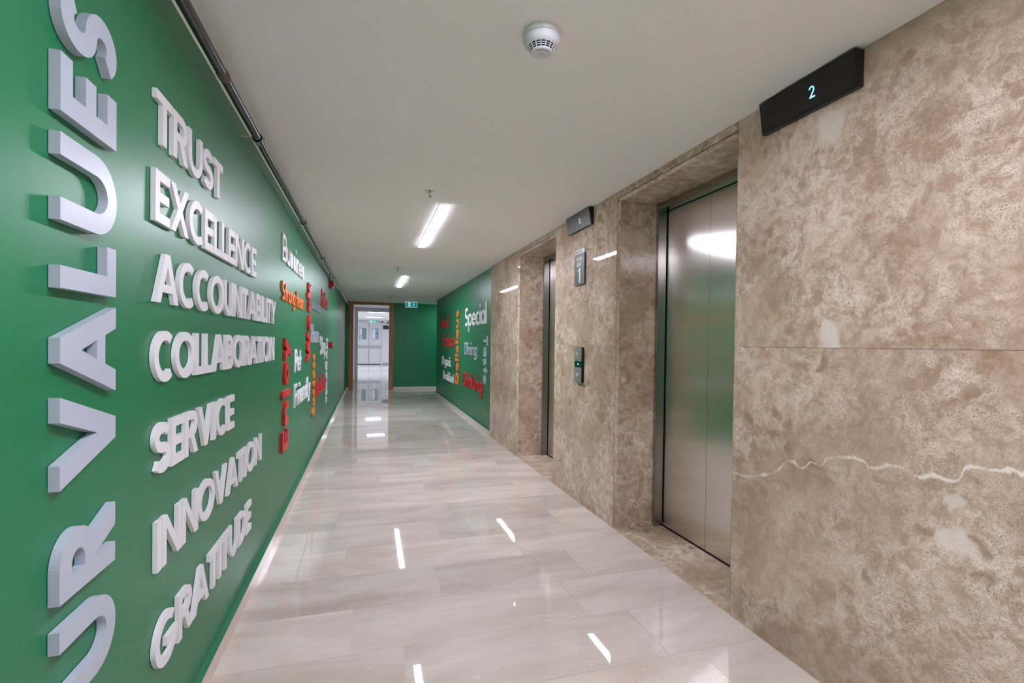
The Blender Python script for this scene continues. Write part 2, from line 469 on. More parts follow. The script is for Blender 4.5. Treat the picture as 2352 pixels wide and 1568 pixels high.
# lift doors
for i, e in enumerate(EL):
    a, b = 1.872 + e, 2.938 + e
    wh = ('nearer', 'farther')[i]
    d = tag(MB().box(.292, .299, b - .030, b, 0, ZS - .044, RW).box(.292, .299, a, a + .030, 0, ZS - .044, RW)
            .box(.292, .299, a, b, ZS - .044, ZS, RW)
            .box(.299, .352, b - .032, b - .030, 0, ZS - .044, RW).box(.299, .352, a + .030, a + .032, 0, ZS - .044, RW)
            .box(.299, .352, a + .032, b - .032, ZS - .046, ZS - .044, RW)
            .out('door_%d' % (i + 1), 'frame_steel', uv=(1, 2)), 'brushed steel lift door in the %s marble opening' % wh, 'lift door', kind='structure')
    MB().box(.362, .385, 2.476 + e + .0015, b - .037, .007, ZS - .049, RW).out('door_panel', 'brushed_steel', d, uv=(1, 2))
    MB().box(.362, .385, a + .02, 2.476 + e - .0015, .007, ZS - .049, RW).out('door_panel', 'brushed_steel', d, uv=(1, 2))
    MB().box(.353, .40, a + .0, b - .0, -.004, .0006, RW).out('door_sill', 'dark_line', d)
    MB().box(.388, .40, a, b, 0, ZS, RW).out('shaft_lining', 'dark_line', d)
tag(MB().box(.40, .46, 1.6, 5.4, 0, H, RW).out('wall_shaft', 'dark_line'), 'dark wall of the lift shaft behind the lift doors', 'wall', kind='structure')

# ------------------------------------------------------------------ glyphs for the raised words
def rect(x0, y0, x1, y1): return [[(x0, y0), (x1, y0), (x1, y1), (x0, y1)]]
def ring(cx, cy, rx, ry, wx, wy, a0=0, a1=360, n=44):
    k = max(4, int(n * abs(a1 - a0) / 360.0)); out = []
    pt = lambda a, ix, iy: (cx + (rx - ix) * math.cos(math.radians(a)), cy + (ry - iy) * math.sin(math.radians(a)))
    for i in range(k):
        b0 = a0 + (a1 - a0) * i / k; b1 = a0 + (a1 - a0) * (i + 1) / k
        out.append([pt(b0, wx, wy), pt(b0, 0, 0), pt(b1, 0, 0), pt(b1, wx, wy)])
    return out
def disc(cx, cy, rx, ry, n=14):
    return [[(cx + rx * math.cos(2 * math.pi * i / n), cy + ry * math.sin(2 * math.pi * i / n)) for i in range(n)]]
def diag(x0, y0, x1, y1, h): return [[(x0 - h, y0), (x0 + h, y0), (x1 + h, y1), (x1 - h, y1)]]
def stroke(pts, w):
    out = []; n = len(pts); L = []; R_ = []
    for i in range(n):
        p = Vector(pts[max(i - 1, 0)]); q = Vector(pts[min(i + 1, n - 1)]); d = (q - p).normalized()
        nn = Vector((-d.y, d.x)); c = Vector(pts[i])
        L.append(tuple(c + nn * w / 2)); R_.append(tuple(c - nn * w / 2))
    for i in range(n - 1): out.append([R_[i], R_[i + 1], L[i + 1], L[i]])
    return out
def bowl(x0, x1, y0, y1, w, hb):
    ry = (y1 - y0) / 2; xc = max(x0 + w * .6, x1 - ry * 1.1)
    return rect(x0, y0, xc, y0 + hb) + rect(x0, y1 - hb, xc, y1) + ring(xc, (y0 + y1) / 2, x1 - xc, ry, min(w, (x1 - xc) * .98), hb, -90, 90)
def s_shape(W, h, w):
    rx = (W - w) / 2; ry = (h - w) / 4; cx = W / 2
    ct = h - w / 2 - ry; cb = w / 2 + ry; pts = []
    for a in range(28, 271, 9): pts.append((cx + rx * .94 * math.cos(math.radians(a)), ct + ry * math.sin(math.radians(a))))
    for a in range(90 - 9, -153, -9): pts.append((cx + rx * math.cos(math.radians(a)), cb + ry * math.sin(math.radians(a))))
    return stroke(pts, w)
def glyph(ch, s, w):
    hb = w * .92; xh = .64; asc = 1.0; ds = -.30
    def hw(dx, dy): return w * .5 * math.hypot(dx, dy) / abs(dy)
    if ch == 'A':
        W = .90 * s; h = w * .56
        yb = .22; return diag(h, 0, W / 2, 1, h) + diag(W - h, 0, W / 2, 1, h) + rect(W * .24, yb, W * .76, yb + hb * .85), W
    if ch == 'B':
        W = .62 * s; return rect(0, 0, w, 1) + bowl(w * .5, W, 0, .56, w, hb) + bowl(w * .5, W * .93, .56 - hb, 1, w, hb), W
    if ch == 'C':
        W = .80 * s; return ring(W * .54, .5, W * .54, .515, w, hb, 52, 308, 48), W
    if ch == 'D':
        W = .74 * s; return rect(0, 0, w, 1) + bowl(w * .5, W, 0, 1, w, hb), W
    if ch in 'EF':
        W = .54 * s; p = rect(0, 0, w, 1) + rect(w * .5, 1 - hb, W, 1) + rect(w * .5, .5 - hb / 2, W * .94, .5 + hb / 2)
        return (p + rect(w * .5, 0, W, hb) if ch == 'E' else p), W
    if ch == 'G':
        W = .88 * s; return ring(W * .5, .5, W * .5, .515, w, hb, 48, 360, 48) + rect(W * .5, .5 - hb * .95, W, .5), W
    if ch == 'H':
        W = .72 * s; return rect(0, 0, w, 1) + rect(W - w, 0, W, 1) + rect(w * .5, .5 - hb / 2, W - w * .5, .5 + hb / 2), W
    if ch == 'I': return rect(0, 0, w, 1), w
    if ch == 'L':
        W = .50 * s; return rect(0, 0, w, 1) + rect(w * .5, 0, W, hb), W
    if ch == 'N':
        W = .78 * s; h = w * .58; return rect(0, 0, w, 1) + rect(W - w, 0, W, 1) + diag(h, 1, W - h, 0, h), W
    if ch == 'O':
        W = .96 * s; return ring(W / 2, .5, W / 2, .515, w, hb, 0, 360, 52), W
    if ch == 'P':
        W = .60 * s; return rect(0, 0, w, 1) + bowl(w * .5, W, .40, 1, w, hb), W
    if ch == 'R':
        W = .64 * s; h = w * .60; return rect(0, 0, w, 1) + bowl(w * .5, W * .96, .40, 1, w, hb) + diag(W - h, 0, W * .52, .46, h), W
    if ch == 'S':
        W = .62 * s; return s_shape(W, 1.0, w), W
    if ch == 'T':
        W = .60 * s; return rect(0, 1 - hb, W, 1) + rect(W / 2 - w / 2, 0, W / 2 + w / 2, 1 - hb * .5), W
    if ch == 'U':
        W = .72 * s; r = W / 2; yc = min(r * 1.02, .45)
        return rect(0, yc, w, 1) + rect(W - w, yc, W, 1) + ring(r, yc, r, yc + .012, w, hb, 180, 360), W
    if ch == 'V':
        W = .86 * s; h = w * .56; return diag(W / 2, 0, h, 1, h) + diag(W / 2, 0, W - h, 1, h), W
    if ch == 'W':
        W = 1.22 * s; h = w * .54
        return diag(W * .28, 0, h, 1, h) + diag(W * .28, 0, W * .5, 1, h) + diag(W * .72, 0, W * .5, 1, h) + diag(W * .72, 0, W - h, 1, h), W
    if ch == 'X':
        W = .80 * s; h = w * .62; return diag(h, 0, W - h, 1, h) + diag(W - h, 0, h, 1, h), W
    if ch == 'Y':
        W = .78 * s; h = w * .60; return diag(W / 2, .42, h, 1, h) + diag(W / 2, .42, W - h, 1, h) + rect(W / 2 - w / 2, 0, W / 2 + w / 2, .5), W
    # lower case
    o = lambda x0, x1: ring((x0 + x1) / 2, xh / 2, (x1 - x0) / 2, xh / 2 + .012, w, hb, 0, 360, 30)
    if ch == 'a':
        W = .62 * s; return o(0, W - w * .1) + rect(W - w, 0, W, xh), W
    if ch == 'b':
        W = .62 * s; return o(w * .1, W) + rect(0, 0, w, asc), W
    if ch == 'c':
        W = .52 * s; return ring(W * .56, xh / 2, W * .56, xh / 2 + .012, w, hb, 56, 304, 30), W
    if ch == 'd':
        W = .62 * s; return o(0, W - w * .1) + rect(W - w, 0, W, asc), W
    if ch == 'e':
        W = .60 * s; return ring(W / 2, xh / 2, W / 2, xh / 2 + .012, w, hb, 0, 322, 30) + rect(w * .6, xh / 2 - hb * .34, W - w * .05, xh / 2 + hb * .34), W
    if ch == 'f':
        W = .40 * s; x = W * .30; r = max(W - x, w * 1.05)
        return rect(x, 0, x + w, asc - r * .8) + rect(0, xh - hb, W * .95, xh) + ring(x + r, asc - r * .8, r, r * .8, w, hb, 92, 180), W
    if ch == 'g':
        W = .62 * s; return o(0, W - w * .1) + rect(W - w, ds + .18, W, xh) + ring(W / 2, ds + .20, W / 2, .22, w, hb, 190, 360), W
    if ch in 'ij':
        p = rect(0, 0, w, xh) + disc(w / 2, .88, w * .62, w * .62)
        return (p + rect(0, ds, w, .1) if ch == 'j' else p), w
    if ch == 'k':
        W = .58 * s; h = w * .66; return rect(0, 0, w, asc) + diag(w * 1.0, .30, W - h, xh, h) + diag(W - h, 0, w * 1.15, .42, h), W
    if ch == 'l': return rect(0, 0, w, asc), w
    if ch in 'nhm':
        W = .58 * s; r = W / 2
        def arch(x): return ring(x + r, xh - r * .9, r, r * .9 + .012, w, hb, 0, 180) + rect(x + W - w, 0, x + W, xh - r * .88)
        p = rect(0, 0, w, asc if ch == 'h' else xh) + arch(0)
        if ch == 'm': return p + arch(W - w), 2 * W - w
        return p, W
    if ch == 'o':
        W = .66 * s; return o(0, W), W
    if ch == 'p':
        W = .62 * s; return o(w * .1, W) + rect(0, ds, w, xh), W
    if ch == 'r':
        W = .42 * s; r = max(W - w * .1, w * 1.1)
        return rect(0, 0, w, xh) + ring(r, xh - r * .9, r, r * .9 + .01, w, hb, 84, 180), W
    if ch == 's':
        W = .48 * s; return s_shape(W, xh, w * .92), W
    if ch == 't':
        W = .42 * s; return rect(W / 2 - w / 2, 0, W / 2 + w / 2, asc * .93) + rect(0, xh - hb, W, xh), W
    if ch == 'u':
        W = .58 * s; r = W / 2; return rect(0, r * .88, w, xh) + rect(W - w, 0, W, xh) + ring(r, r * .9, r, r * .9 + .012, w, hb, 180, 360), W
    if ch == 'v':
        W = .60 * s; h = w * .60; return diag(W / 2, 0, h, xh, h) + diag(W / 2, 0, W - h, xh, h), W
    if ch == 'x':
        W = .60 * s; h = w * .66; return diag(h, 0, W - h, xh, h) + diag(W - h, 0, h, xh, h), W
    if ch == 'y':
        W = .62 * s; h = w * .60; x2 = W / 2 - (W / 2 - h) * (-ds) / xh
        return diag(W / 2, 0, h, xh, h) + diag(x2, ds, W - h, xh, h), W
    if ch == '0':
        W = .6 * s; return ring(W / 2, .5, W / 2, .5, w, w, 0, 360, 24), W
    if ch == '1':
        W = .42 * s; return rect(W - w, 0, W, 1) + diag(W - w * .5, 1, w * .4, .74, w * .42) + rect(W - w * 1.4, .9, W, 1), W
    if ch == '2':
        W = .62 * s; pts = [(W / 2 + (W - w) / 2 * math.cos(math.radians(a)), .70 + (.30 - w / 2) * math.sin(math.radians(a))) for a in range(170, -40, -15)]
        pts += [(w * .6, w * .5)]
        return stroke(pts, w) + rect(0, 0, W, w), W
    if ch == ' ': return [], .30 * s
    raise ValueError(ch)
def union(polys):
    vs, fs = [], []
    for p in polys:
        ar = sum(p[i][0] * p[(i + 1) % len(p)][1] - p[(i + 1) % len(p)][0] * p[i][1] for i in range(len(p)))
        if abs(ar) < 1e-9: continue
        if ar < 0: p = p[::-1]
        b = len(vs); vs += [Vector(q) for q in p]; fs.append(list(range(b, b + len(p))))
    V, E_, F, ov, oe, of = delaunay_2d_cdt(vs, [], fs, 0, 1e-5)
    F = [f for f, src in zip(F, of) if src]
    return [tuple(v) for v in V], [tuple(f) for f in F]
def solid(polys, fn, t0, t1):
    """union of the strokes, extruded: fn(gx, gy, depth) -> 3-D"""
    V, F = union(polys)
    cnt = {}
    for f in F:
        for i in range(len(f)):
            e = (f[i], f[(i + 1) % len(f)]); cnt[e] = 1
    side = [e for e in cnt if (e[1], e[0]) not in cnt]
    n = len(V)
    vs = [fn(x, y_, t1) for x, y_ in V] + [fn(x, y_, t0) for x, y_ in V]
    fs = list(F) + [tuple(i + n for i in reversed(f)) for f in F] + [(b, a, a + n, b + n) for a, b in side]
    used = sorted({i for f in fs for i in f}); mp = {k: i for i, k in enumerate(used)}
    mb = MB(); mb.add([vs[k] for k in used], [tuple(mp[i] for i in f) for f in fs])
    return mb
def layout(text, total, w, ls):
    def width(s):
        return sum(glyph(c, s, w)[1] for c in text) + ls * s * (len(text) - 1)
    lo, hi = .2, 3.0
    for _ in range(40):
        s = (lo + hi) / 2
        if width(s) < total: lo = s
        else: hi = s
    x = 0; out = []
    for c in text:
        g, W = glyph(c, s, w)
        out.append((c, g, x)); x += W + ls * s
    return out
def put_word(text, place, start, end, base, cap, mat, thick, w=.20, ls=.05, label='', group=None, name='raised_word', letter='letter', extents=None):
    """place(a, b, t): a along the reading direction, b along the letter's height, t off the wall"""
    o = empty(name, place(start, base, 0), label, 'lettering', group)
    L = Vector(o.location)
    if extents: items = [(c, glyph_fit(c, (e1 - e0) / cap, w), (e0 - start) / cap) for c, (e0, e1) in zip(text, extents)]
    else: items = layout(text, abs(end - start) / cap, w, ls)
    sg = 1 if end > start else -1
    for c, g, x in items:
        if not g: continue
        fn = lambda gx, gy, t: Vector(place(start + sg * (gx + x) * cap, base + gy * cap, t)) - L
        solid(g, fn, 0.0012, thick).out(letter, mat, o)
    return o
def glyph_fit(c, width, w):
    lo, hi = .2, 3.0
    for _ in range(40):
        s = (lo + hi) / 2
        if glyph(c, s, w)[1] < width: lo = s
        else: hi = s
    return glyph(c, s, w)[0]
# wall frames: a = reading direction, b = letter height, t = off the wall
def L_h(a, b, t): return (WL + t, a, b)                 # left wall, level
def L_up(a, b, t): return (WL + t, -b, a)               # left wall, reading upwards (letter tops towards the camera)
def L_dn(a, b, t): return (WL + t, b, -a)               # left wall, reading downwards
def R_h(a, b, t): return (GX(-a) - t, -a, b)            # right wall, level (reading towards the camera)
def R_up(a, b, t): return (GX(b) - t, b, a)
def R_dn(a, b, t): return (GX(-b) - t, -b, -a)
VG = 'raised value words in white capitals on the left wall'
put_word('OURVALUES', L_up, .29, 1.93, -1.302, .206, 'letter_silver', .0195, w=.205,
         extents=[(.285, .500), (.538, .700), (.749, .881), (.964, 1.139), (1.133, 1.320), (1.343, 1.449), (1.469, 1.631), (1.670, 1.779), (1.807, 1.925)],
         label='huge silver raised letters reading OUR VALUES upwards on the green wall')
for txt, y0, y1, zb, zt in (('TRUST', 1.533, 2.150, 1.790, 1.928), ('EXCELLENCE', 1.528, 2.750, 1.571, 1.712),
                            ('ACCOUNTABILITY', 1.532, 3.304, 1.352, 1.492), ('COLLABORATION', 1.524, 3.263, 1.131, 1.272),
                            ('SERVICE', 1.528, 2.345, .874, 1.016), ('INNOVATION', 1.549, 2.909, .603, .744), ('GRATITUDE', 1.538, 2.677, .312, .458)):
    put_word(txt, L_h, y0, y1, zb, zt - zb, 'letter_white', .0135, w=.205, ls=.035, label='white raised capitals reading %s on the long green wall' % txt, group=VG)
LG = 'raised hotel words on the left wall'
put_word('Bussines', L_h, 3.56, 4.655, 1.792, .183, 'letter_white', .012, w=0.17, ls=0.075, label='white raised word Bussines high on the long green wall', group=LG)
put_word('Strong team', L_h, 3.55, 4.665, 1.527, .132, 'letter_orange', .012, w=0.17, ls=0.075, label='orange raised words Strong team below the white word Bussines', group=LG)
put_word('Enjoy', L_up, .49, 1.272, -3.79, .235, 'letter_red', .02, w=.20, label='red raised word Enjoy reading upwards on the long green wall', group=LG,
         extents=[(.490, .624), (.662, .822), (.855, .900), (.941, 1.102), (1.112, 1.270)])
put_word('Pet', L_h, 4.155, 4.525, 1.0, .185, 'letter_white', .012, w=0.17, ls=0.075, label='white raised word Pet beside the red word Enjoy', group=LG)
put_word('Friendly', L_h, 4.15, 5.228, .718, .186, 'letter_white', .012, w=0.17, ls=0.075, label='white raised word Friendly under the word Pet', group=LG)
put_word('Work', L_up, 1.053, 1.81, -5.15, .25, 'letter_red', .02, w=.20, label='red raised word Work reading upwards beside the orange Strong team', group=LG,
         extents=[(1.053, 1.343), (1.350, 1.505), (1.535, 1.646), (1.660, 1.810)])
put_word('Comfortable', L_h, 5.195, 6.242, 1.588, .106, 'letter_grey', .012, w=0.15, ls=0.075, label='small silver grey raised word Comfortable beside the red word Work', group=LG)
put_word('Relax', L_h, 6.39, 7.25, 1.690, .205, 'letter_red', .014, w=0.17, ls=0.075, label='red raised word Relax high beside the grey word Comfortable', group=LG)
put_word('Home', L_h, 5.315, 6.09, 1.236, .19, 'letter_silver', .012, w=0.15, ls=0.075, label='pale silver raised word Home below the word Comfortable', group=LG)
put_word('Stay', L_h, 6.26, 6.99, 1.085, .232, 'letter_white', .012, w=0.17, ls=0.075, label='white raised word Stay right of the word Home', group=LG)
put_word('Success', L_up, .451, 1.115, -5.65, .22, 'letter_orange', .014, w=0.18, ls=0.09, label='orange raised word Success reading upwards beside the word Friendly', group=LG)
put_word('Exclusive', L_h, 5.745, 7.085, .622, .222, 'letter_red', .014, w=0.17, ls=0.075, label='red raised word Exclusive between Success and Hygenic', group=LG)
put_word('Hygenic', L_dn, -1.294, -.379, 7.118, .235, 'letter_white', .014, w=0.18, ls=0.09, label='white raised word Hygenic reading downwards, farthest word of the left wall', group=LG)
RG = 'raised words on the far right green wall'
put_word('Good', R_h, -11.27, -10.14, 1.568, .275, 'letter_red', .014, w=0.15, ls=0.085, label='red raised word Good at the far end of the right green wall', group=RG)
put_word('Service', R_h, -10.85, -9.34, 1.170, .29, 'letter_red', .014, w=0.15, ls=0.085, label='red raised word Service under the word Good', group=RG)
put_word('Organic', R_h, -10.91, -9.66, .770, .19, 'letter_white', .012, w=0.15, ls=0.085, label='small white raised word Organic under the red word Service', group=RG)
put_word('Breakfast', R_h, -10.71, -9.32, .463, .183, 'letter_white', .012, w=0.15, ls=0.085, label='small white raised word Breakfast under the word Organic', group=RG)
put_word('Delicious', R_up, .484, 1.857, 8.85, .275, 'letter_orange', .018, w=0.18, ls=0.09, label='orange raised word Delicious reading upwards on the right green wall', group=RG)
put_word('Special', R_h, -8.22, -6.64, 1.532, .315, 'letter_white', .014, w=0.15, ls=0.085, label='large white raised word Special on the right green wall', group=RG)
put_word('Dining', R_h, -8.24, -7.25, 1.055, .212, 'letter_silver', .014, w=0.15, ls=0.085, label='pale silver raised word Dining under the word Special', group=RG)
put_word('Drinking', R_h, -8.32, -6.87, .520, .237, 'letter_red', .018, w=0.15, ls=0.085, label='red raised word Drinking under the word Dining', group=RG)
put_word('Taste', R_dn, -1.354, -.663, -6.79, .225, 'letter_silver', .016, w=0.18, ls=0.09, label='pale silver raised word Taste reading downwards beside the marble pier', group=RG)

# ------------------------------------------------------------------ black pipe under the ceiling
PX, PZ, PR = -.498, 2.18, .0178
pipe = MB(); pipe.lathe([(PR, -2.5), (PR, YE - .002)], 20, (PX, 0, PZ), 'y')
pipe = auto_smooth(pipe.out('ceiling_pipe', 'black_pipe'))
tag(pipe, 'long black steel pipe running under the ceiling beside the green wall', 'pipe')
auto_smooth(MB().lathe([(PR, 1.90), (PR + .0022, 1.912), (PR + .0026, 1.93), (PR + .0014, 1.945), (PR, 1.955)], 18, (PX, 0, PZ), 'y', cap=False).out('weld_joint', 'weld_scale', pipe))
for cy in (2.483, 4.115, 5.79, 7.505, 9.33, 11.05, 12.6):
    k = auto_smooth(MB().lathe([(PR + .0005, cy - .014), (PR + .004, cy - .014), (PR + .004, cy + .014), (PR + .0005, cy + .014)], 18, (PX, 0, PZ), 'y', cap=False).out('pipe_clamp', 'black_pipe', pipe))
    MB().tube((WL, cy, PZ + .002), (PX - PR, cy, PZ + .002), .0035, 8).out('bracket_rod', 'galvanised', k)
    MB().box(PX - .006, PX + .006, cy - .004, cy + .004, PZ - PR - .016, PZ - PR - .003).box(PX + PR + .002, PX + PR + .012, cy - .003, cy + .003, PZ - .004, PZ + .006).out('clamp_screw', 'galvanised', k)
    auto_smooth(MB().lathe([(PR + .0042, cy - .012), (PR + .0060, cy - .012), (PR + .0060, cy - .009), (PR + .0042, cy - .009)], 18, (PX, 0, PZ), 'y', cap=False).out('clamp_ring', 'galvanised', k))

# ------------------------------------------------------------------ ceiling lamps
def lamp(y0, y1, label, x=.54):
    r = empty('ceiling_lamp', (x, (y0 + y1) / 2, H), label, 'lamp', 'recessed linear lamps of the corridor')
    l = (y1 - y0) / 2; w = .0345
    MB().box(-w - .003, -w, -l - .003, l + .003, -.004, 0).box(w, w + .003, -l - .003, l + .003, -.004, 0).box(-w, w, -l - .003, -l, -.004, 0).box(-w, w, l, l + .003, -.004, 0).out('lamp_frame', 'ceiling_paint', r)
    MB().box(-w, w, -l, l, -.006, -.0005).out('diffuser', 'lamp_diffuser', r)
    return r
lamp(3.642, 5.320, 'larger, nearer of the two bright linear ceiling lamps in view')
lamp(7.712, 9.323, 'smaller, farther of the two bright linear ceiling lamps in view')
lamp(-.39, 1.25, 'linear ceiling lamp overhead beside the big smoke detector')
lamp(-4.42, -2.74, 'linear ceiling lamp behind the camera')
lamp(12.05, 12.75, 'linear ceiling lamp in the alcove beside the end wall', 2.25)

# ------------------------------------------------------------------ detectors and sprinklers
def detector(x, y, label):
    r = empty('smoke_detector', (x, y, H), label, 'smoke detector', 'ceiling smoke detectors'); r.scale = (1.08, 1.08, 1.0)
    auto_smooth(MB().lathe([(.056, 0), (.0575, -.004), (.0575, -.016), (.0565, -.0185)], 40).out('base', 'detector_plastic', r))
    auto_smooth(MB().lathe([(.0545, -.0185), (.0545, -.0195)], 40).out('seam', 'slot_dark', r))
    auto_smooth(MB().lathe([(.0565, -.0195), (.0570, -.023), (.0560, -.031), (.0525, -.039), (.0470, -.0445), (.0440, -.046)], 40).out('body', 'detector_plastic', r), 50)
    auto_smooth(MB().lathe([(.0415, -.0445), (.0300, -.0635)], 40).out('chamber', 'slot_dark', r))
    g = MB()
    for rr, zz in ((.0425, -.0475), (.0395, -.0525), (.0365, -.0575), (.0330, -.0630)):
        g.lathe([(rr, zz + .0010), (rr + .0012, zz), (rr, zz - .0010), (rr - .0020, zz)], 40, cap=False)
    for k in range(16):
        a = 2 * math.pi * k / 16
        g.tube((.0440 * math.cos(a), .0440 * math.sin(a), -.0450), (.0335 * math.cos(a), .0335 * math.sin(a), -.0640), .0012, 6)
    auto_smooth(g.out('grille', 'detector_plastic', r))
    cap = auto_smooth(MB().lathe([(.0340, -.0632), (.0330, -.0655), (.0260, -.0685), (.0120, -.0695)], 40).out('cap', 'detector_plastic', r), 50)
    mk = MB()
    for k in range(8):
        a0 = math.radians(212 + k * 14); a1 = math.radians(212 + (k + 1) * 14)
        vs = [(q * math.cos(a), q * math.sin(a), z) for z in (-.0692, -.0684) for a in (a0, a1) for q in (.0225, .0237)]
        mk.add(vs, [(0, 1, 3, 2), (4, 6, 7, 5), (0, 4, 5, 1), (2, 3, 7, 6), (0, 2, 6, 4), (1, 5, 7, 3)])
    mk.box(-.008, .008, -.0016, -.0006, -.0700, -.0690)
    mk.out('cap_mark', 'slot_dark', cap)
    return r
detector(.545, 1.535, 'white round smoke detector with slotted ring at the top of the photo')
detector(.45, 11.05, 'small far smoke detector on the ceiling before the doorway')
def sprinkler(x, y, label):
    r = empty('sprinkler_head', (x, y, H), label, 'sprinkler', 'ceiling sprinkler heads')
    auto_smooth(MB().lathe([(.034, 0), (.033, -.003), (.016, -.006), (.012, -.0062)], 28).out('flange', 'chrome', r))
    auto_smooth(MB().lathe([(.0095, -.006), (.0095, -.016), (.0065, -.018), (.0065, -.024)], 16).out('body', 'chrome', r))
    f = MB()
    for sgn in (-1, 1):
        f.tube((sgn * .0085, 0, -.018), (sgn * .0095, 0, -.030), .0018, 6).tube((sgn * .0095, 0, -.030), (0, 0, -.040), .0018, 6)
    f.out('yoke', 'chrome', r)
    MB().lathe([(.0024, -.024), (.0024, -.037)], 10).out('bulb', 'alarm_red', r)
    MB().lathe([(.0115, -.0400), (.0115, -.0412)], 14).out('deflector', 'chrome', r)
sprinkler(.395, 3.352, 'chrome sprinkler head just before the larger ceiling lamp')
sprinkler(.376, 6.896, 'small chrome sprinkler head just before the smaller ceiling lamp')

# ------------------------------------------------------------------ lift displays, floor sign, call panel
def display(y0, y1, digit, mat, body, label):
    r = empty('floor_display', RW(0, y0, 2.155), label, 'display', 'lift position displays')
    L = Vector(r.location)
    fn = lambda p, q, t: Vector(RW(p, t, q)) - L
    MB().prism([(0, 2.280), (-.040, 2.280), (-.021, 2.154), (0, 2.154)], fn, y0, y1).out('housing', 'black_plastic', r)
    MB().prism([(-.0405, 2.277), (-.0415, 2.277), (-.0227, 2.1555), (-.0217, 2.1555)], fn, y0 + .004, y1 - .004).out('screen', body, r)
    # digit on the sloping face: reading direction -y
    cyy = y0 + (y1 - y0) * .41; hh = .043
    def face(gx, gy, t):
        z = 2.195 + gy * hh * .99
        u = -.0415 + (2.277 - z) / .1215 * .0188
        return Vector(RW(u - t, cyy + .014 - gx * hh, z)) - L
    solid(glyph_fit(digit, .56, .13), face, .0, .0006).out('digit', mat, r)
    MB().tube(Vector(RW(-.010, y0 - .0012, 2.20)) - L, Vector(RW(-.010, y0 + .001, 2.20)) - L, .0028, 10).out('screw', 'slot_dark', r)
display(1.268, 1.690, '2', 'digit_cyan', 'screen_black', 'black wedge display showing a blue 2 above the nearest marble slab')
display(3.310, 3.738, '0', 'digit_white', 'charcoal_plate', 'dark grey wedge display showing 0 between the two lifts')

fs = empty('floor_sign', RW(0, 3.535, 1.722), 'charcoal sign reading FLOOR KAT 1 on the marble pier', 'sign')
L = Vector(fs.location)
def SG(a, b, t): return Vector(RW(-t, -a, b)) - L        # reading direction -y
def sbox(a0, a1, b0, b1, t0, t1): return MB().prism([(a0, b0), (a1, b0), (a1, b1), (a0, b1)], lambda p, q, t: SG(p, q, t), t0, t1)
sbox(-3.612, -3.432, 1.722, 1.968, 0, .014).out('plate', 'charcoal_plate', fs)
hd = sbox(-3.612, -3.432, 1.9685, 2.000, 0, .014).out('header_strip', 'paper_white', fs)
sbox(-3.598, -3.570, 1.974, 1.995, .014, .0145).out('red_mark', 'sign_red', hd)
def sign_text(txt, a0, a1, base, cap, mat, w, parent, nm='printed_text', ls=.08):
    mb = MB()
    for c, g, x in layout(txt, (a1 - a0) / cap, w, ls):
        if not g: continue
        q = solid(g, lambda gx, gy, t: SG(a0 + (gx + x) * cap, base + gy * cap, t), .014, .0146); mb.add(q.v, q.f)
    return mb.out(nm, mat, parent)
mbp = MB()
for k in range(5):
    q = sbox(-3.562 + k * .017, -3.551 + k * .017, 1.977, 1.992, .014, .0144); mbp.add(q.v, q.f)
mbp.out('faint_print', 'sign_print', hd)
sign_text('FLOOR', -3.574, -3.474, 1.914, .028, 'sign_text', .16, fs)
# K is drawn here because only this sign needs it
def glyph_K(s, w):
    W = .66 * s; h = w * .66
    return rect(0, 0, w, 1) + diag(w * .9, .42, W - h, 1, h) + diag(W - h, 0, w * 1.3, .60, h), W
_old = glyph
def glyph(ch, s, w):
    return glyph_K(s, w) if ch == 'K' else _old(ch, s, w)
sign_text('KAT', -3.564, -3.482, 1.869, .034, 'sign_text', .17, fs)
sign_text('1', -3.553, -3.501, 1.740, .115, 'sign_green_text', .19, fs, 'floor_number')

cp = empty('lift_call_panel', RW(0, 3.51, .95), 'narrow green grey lift call panel with two round buttons', 'call panel')
L = Vector(cp.location)
sbox(-3.572, -3.442, .952, 1.231, 0, .020).out('housing', 'black_plastic', cp)
for b0, b1 in ((1.121, 1.230), (.953, 1.071)):
    pl = sbox(-3.571, -3.443, b0, b1, .020, .0215).out('face_plate', 'panel_metal', cp)
    zc = b0 + (b1 - b0) * .52
    bt = MB(); n = 18
    ringp = lambda rr: [(-3.507 + rr * math.cos(2 * math.pi * k / n), zc + rr * math.sin(2 * math.pi * k / n)) for k in range(n)]
    bt.prism(ringp(.0215), lambda p, q, t: SG(p, q, t), .0215, .0228).out('button_bezel', 'slot_dark', pl)
    MB().prism(ringp(.018), lambda p, q, t: SG(p, q, t), .0228, .0262).out('button', 'button_silver', pl)
gl = sbox(-3.571, -3.443, 1.072, 1.120, .020, .0212).out('indicator_window', 'panel_glass_green', cp)
sbox(-3.514, -3.496, 1.091, 1.102, .0212, .0215).out('indicator_digit', 'digit_white', gl)

# ------------------------------------------------------------------ alarm, call point, outlet
al = empty('fire_alarm_sounder', (WL, 7.64, 2.025), 'red fire alarm sounder high on the long green wall', 'alarm')
MB().prism([(0, .008), (.05, .0), (.066, .018), (.066, .112), (.058, .12), (0, .12)], lambda p, q, t: (p, t, q), -.05, .05).out('body', 'alarm_red', al)
MB().box(.05, .068, -.052, -.03, .004, .030).out('strobe_lens', 'paper_white', al)
MB().box(0, .012, -.058, .058, .01, .118).out('back_plate', 'alarm_red', al)
MB().tube((.006, 0, .118), (.006, 0, .225), .004, 8).out('cable', 'dark_line', al)
cpnt = empty('fire_call_point', (WL, 7.64, 1.15), 'red square fire call point beside the white word Hygenic', 'call point')
MB().box(0, .052, -.045, .045, 0, .09).out('body', 'alarm_red', cpnt)
MB().box(.052, .060, -.038, .038, .010, .082).out('front_panel', 'alarm_red', cpnt)
MB().box(.060, .061, -.02, .02, .03, .06).out('break_window', 'paper_white', cpnt)
